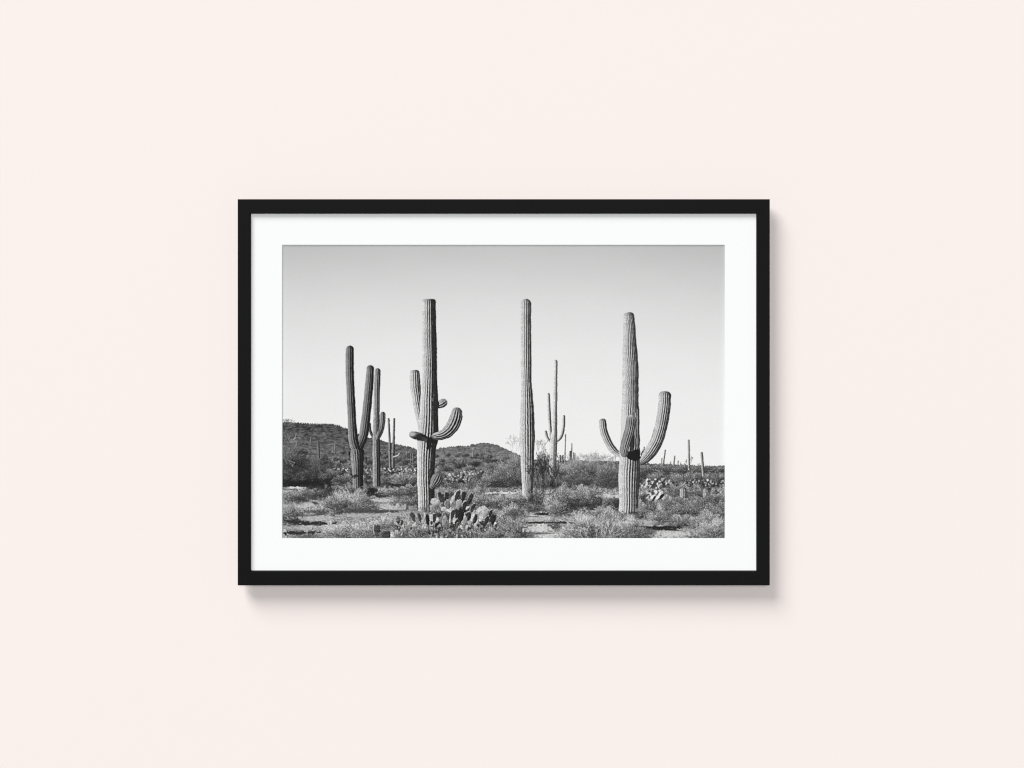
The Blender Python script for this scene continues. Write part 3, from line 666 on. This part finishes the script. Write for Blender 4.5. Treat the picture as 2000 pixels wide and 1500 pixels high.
def paper(name, col, rough=0.9, bump=0.03):
    m, nt, bs = new_mat(name)
    tc = nt.nodes.new('ShaderNodeTexCoord')
    n = nt.nodes.new('ShaderNodeTexNoise'); n.inputs['Scale'].default_value = 900; n.inputs['Detail'].default_value = 2
    nt.links.new(tc.outputs['Object'], n.inputs['Vector'])
    b = nt.nodes.new('ShaderNodeBump'); b.inputs['Strength'].default_value = bump; b.inputs['Distance'].default_value = 0.0003
    nt.links.new(n.outputs['Fac'], b.inputs['Height']); nt.links.new(b.outputs['Normal'], bs.inputs['Normal'])
    bs.inputs['Base Color'].default_value = (*col, 1); bs.inputs['Roughness'].default_value = rough; bs.inputs['Specular IOR Level'].default_value = 0.0
    return m
m_mat = paper('white_mat_board', (0.855, 0.866, 0.863))
m_back = paper('brown_backing_board', (0.30, 0.23, 0.16))

m_ink, nt, bs = new_mat('printed_photo_paper')
va = nt.nodes.new('ShaderNodeVertexColor'); va.layer_name = 'ink'
nt.links.new(va.outputs['Color'], bs.inputs['Base Color'])
bs.inputs['Roughness'].default_value = 0.8; bs.inputs['Specular IOR Level'].default_value = 0.0

# ------------------------------------------------------------------ the setting: the wall
V, F = box(-4.5, 4.5, 0.0, 0.12, -3.2, 3.2)
wall = link_mesh('wall', V, F, m_wall); fix_normals(wall)
wall['kind'] = 'structure'

# ------------------------------------------------------------------ the framed picture
pic = bpy.data.objects.new('framed_picture', None); C.objects.link(pic)
pic.location = (0, 0, 0)
pic['label'] = 'black framed desert photograph of saguaros in a white mat, hung on the pale pink wall'
pic['category'] = 'framed picture'

# frame: mitred square moulding, edges eased by less than a millimetre
O = (464.2, 1503.6, 389.0, 1143.4)          # outer left, right, top, bottom
I = (488.3, 1478.6, 416.6, 1116.6)          # sight edge
BACK = 0.016
J = (1.3, -0.8, 0.0, -1.8)                   # the sight edge leans in a little towards the mat
def ring(t, d, shrink=0.0, lean=0.0):
    e = [O[k] + (I[k] - O[k]) * t + J[k] * lean for k in range(4)]
    x0, x1, z0, z1 = px_rect(*e, FRONT)       # square section: sides run straight back
    return ((x0 + shrink, x1 - shrink, z0 + shrink, z1 - shrink), -d)
loops = [ring(0, BACK), ring(0, FRONT - 0.0009), ring(0, FRONT - 0.0003, 0.0003), ring(0, FRONT, 0.0009),
         ring(1, FRONT, -0.0006), ring(1, FRONT - 0.0002, -0.0002), ring(1, FRONT - 0.0006), ring(1, FRONT - 0.0066, 0, 1), ring(1, BACK, 0, 1)]
V, F = rect_loops(loops)
frame = link_mesh('frame', V, F, m_frame, pic); fix_normals(frame)

# mat board with a bevel-cut window; its outer edge sits in the frame's rabbet
MD = 0.0278
xo = px_rect(486, 1481, 414.4, 1119, MD)
win_f = px_rect(550.6, 1415.8, 477.9, 1051.9, MD)
win_b = px_rect(552.1, 1415.3, 479.6, 1051.1, MD - 0.0017)
V, F = rect_loops([(xo, -(MD - 0.0017)), (xo, -MD), (win_f, -MD), (win_b, -(MD - 0.0017))])
mat_board = link_mesh('mat_board', V, F, m_mat, pic); fix_normals(mat_board)

# backing board and the deeper strainer behind it that stands on the wall
x0, x1, z0, z1 = px_rect(487, 1480, 415.4, 1118, 0.02)
V, F = box(x0, x1, -0.0252, -0.0175, z0, z1)
fix_normals(link_mesh('backing_board', V, F, m_back, pic))
so, si = px_rect(545, 1423, 470, 1062, 0.01), px_rect(575, 1393, 500, 1032, 0.01)
V, F = rect_loops([(so, -0.001), (so, -0.0174), (si, -0.0174), (si, -0.001)])
fix_normals(link_mesh('strainer', V, F, m_back, pic))

# the print: one flat paper sheet; every cell of it carries its ink
LIGHT = 1.112                                # what full white returns under these lamps
H, W = small.shape
v = np.clip(small / 255.0, 0, 1)
lin = np.where(v <= 0.04045, v / 12.92, ((v + 0.055) / 1.055) ** 2.4) / LIGHT
ink = np.ones((H, W, 4), np.float32); ink[..., :3] = lin[..., None]
DP = 0.0256
def sheet(name, cells, depth, label=None):
    """a flat sheet made of the chosen picture cells, parented to the picture or to the print"""
    r, c = np.where(cells)
    key = lambda rr, cc: rr * (W + 1) + cc
    quad = np.stack([key(r, c), key(r + 1, c), key(r + 1, c + 1), key(r, c + 1)], 1)
    uniq, inv = np.unique(quad.ravel(), return_inverse=True)
    vy, vx = uniq // (W + 1), uniq % (W + 1)
    s = (DIST + FRONT - depth) / DIST / 1000.0
    co = np.stack([(PX0 + vx - 1000.0) * s, np.full(len(vx), -depth), (750.0 - (PY0 + vy)) * s], 1).astype(np.float32)
    me = bpy.data.meshes.new(name)
    nf = len(quad)
    me.vertices.add(len(co)); me.vertices.foreach_set('co', co.ravel())
    me.loops.add(nf * 4); me.loops.foreach_set('vertex_index', inv.astype(np.int32).ravel())
    me.polygons.add(nf); me.polygons.foreach_set('loop_start', np.arange(0, nf * 4, 4, dtype=np.int32))
    me.polygons.foreach_set('loop_total', np.full(nf, 4, np.int32))
    me.update(calc_edges=True); me.validate()
    at_ = me.color_attributes.new('ink', 'FLOAT_COLOR', 'CORNER')
    at_.data.foreach_set('color', np.repeat(ink[r, c], 4, axis=0).ravel())
    me.materials.append(m_ink)
    o = bpy.data.objects.new(name, me); C.objects.link(o)
    if label: o['label'] = label
    return o
print_sheet = sheet('print', np.ones((H, W), bool), DP, 'black-and-white photographic print of a saguaro desert')
print_sheet.parent = pic

def tidy(mask):
    """drop specks and fill pinholes by a majority vote of the neighbourhood"""
    for _ in range(2):
        p = np.pad(mask.astype(int), 2)
        mask = sum(p[i:i + H, j:j + W] for i in range(5) for j in range(5)) > 12
    return mask
PLANTS = ((1, 'printed_saguaro', 'broad flat-topped saguaro with a curled arm and a small bud, printed left of the middle'),
          (2, 'printed_saguaro', 'dark forked saguaro with two tall upright arms, printed near the left edge'),
          (3, 'printed_saguaro', 'slim saguaro with one short bent arm, printed just right of the dark forked one'),
          (4, 'printed_saguaro', 'far pair of very thin saguaro stems, printed in front of the dark hill'),
          (5, 'printed_saguaro', 'tall saguaro without any arms, printed in the middle'),
          (6, 'printed_saguaro', 'slender distant saguaro with three thin arms, printed right of the armless one'),
          (7, 'printed_saguaro', 'big pointed saguaro with three upturned arms, printed on the right'),
          (8, 'printed_prickly_pear', 'clump of prickly pear pads printed at the foot of the flat-topped saguaro'))
for k, name, label in PLANTS:
    o = sheet(name, tidy(sid == k), DP + 0.00015, label)
    o.parent = print_sheet
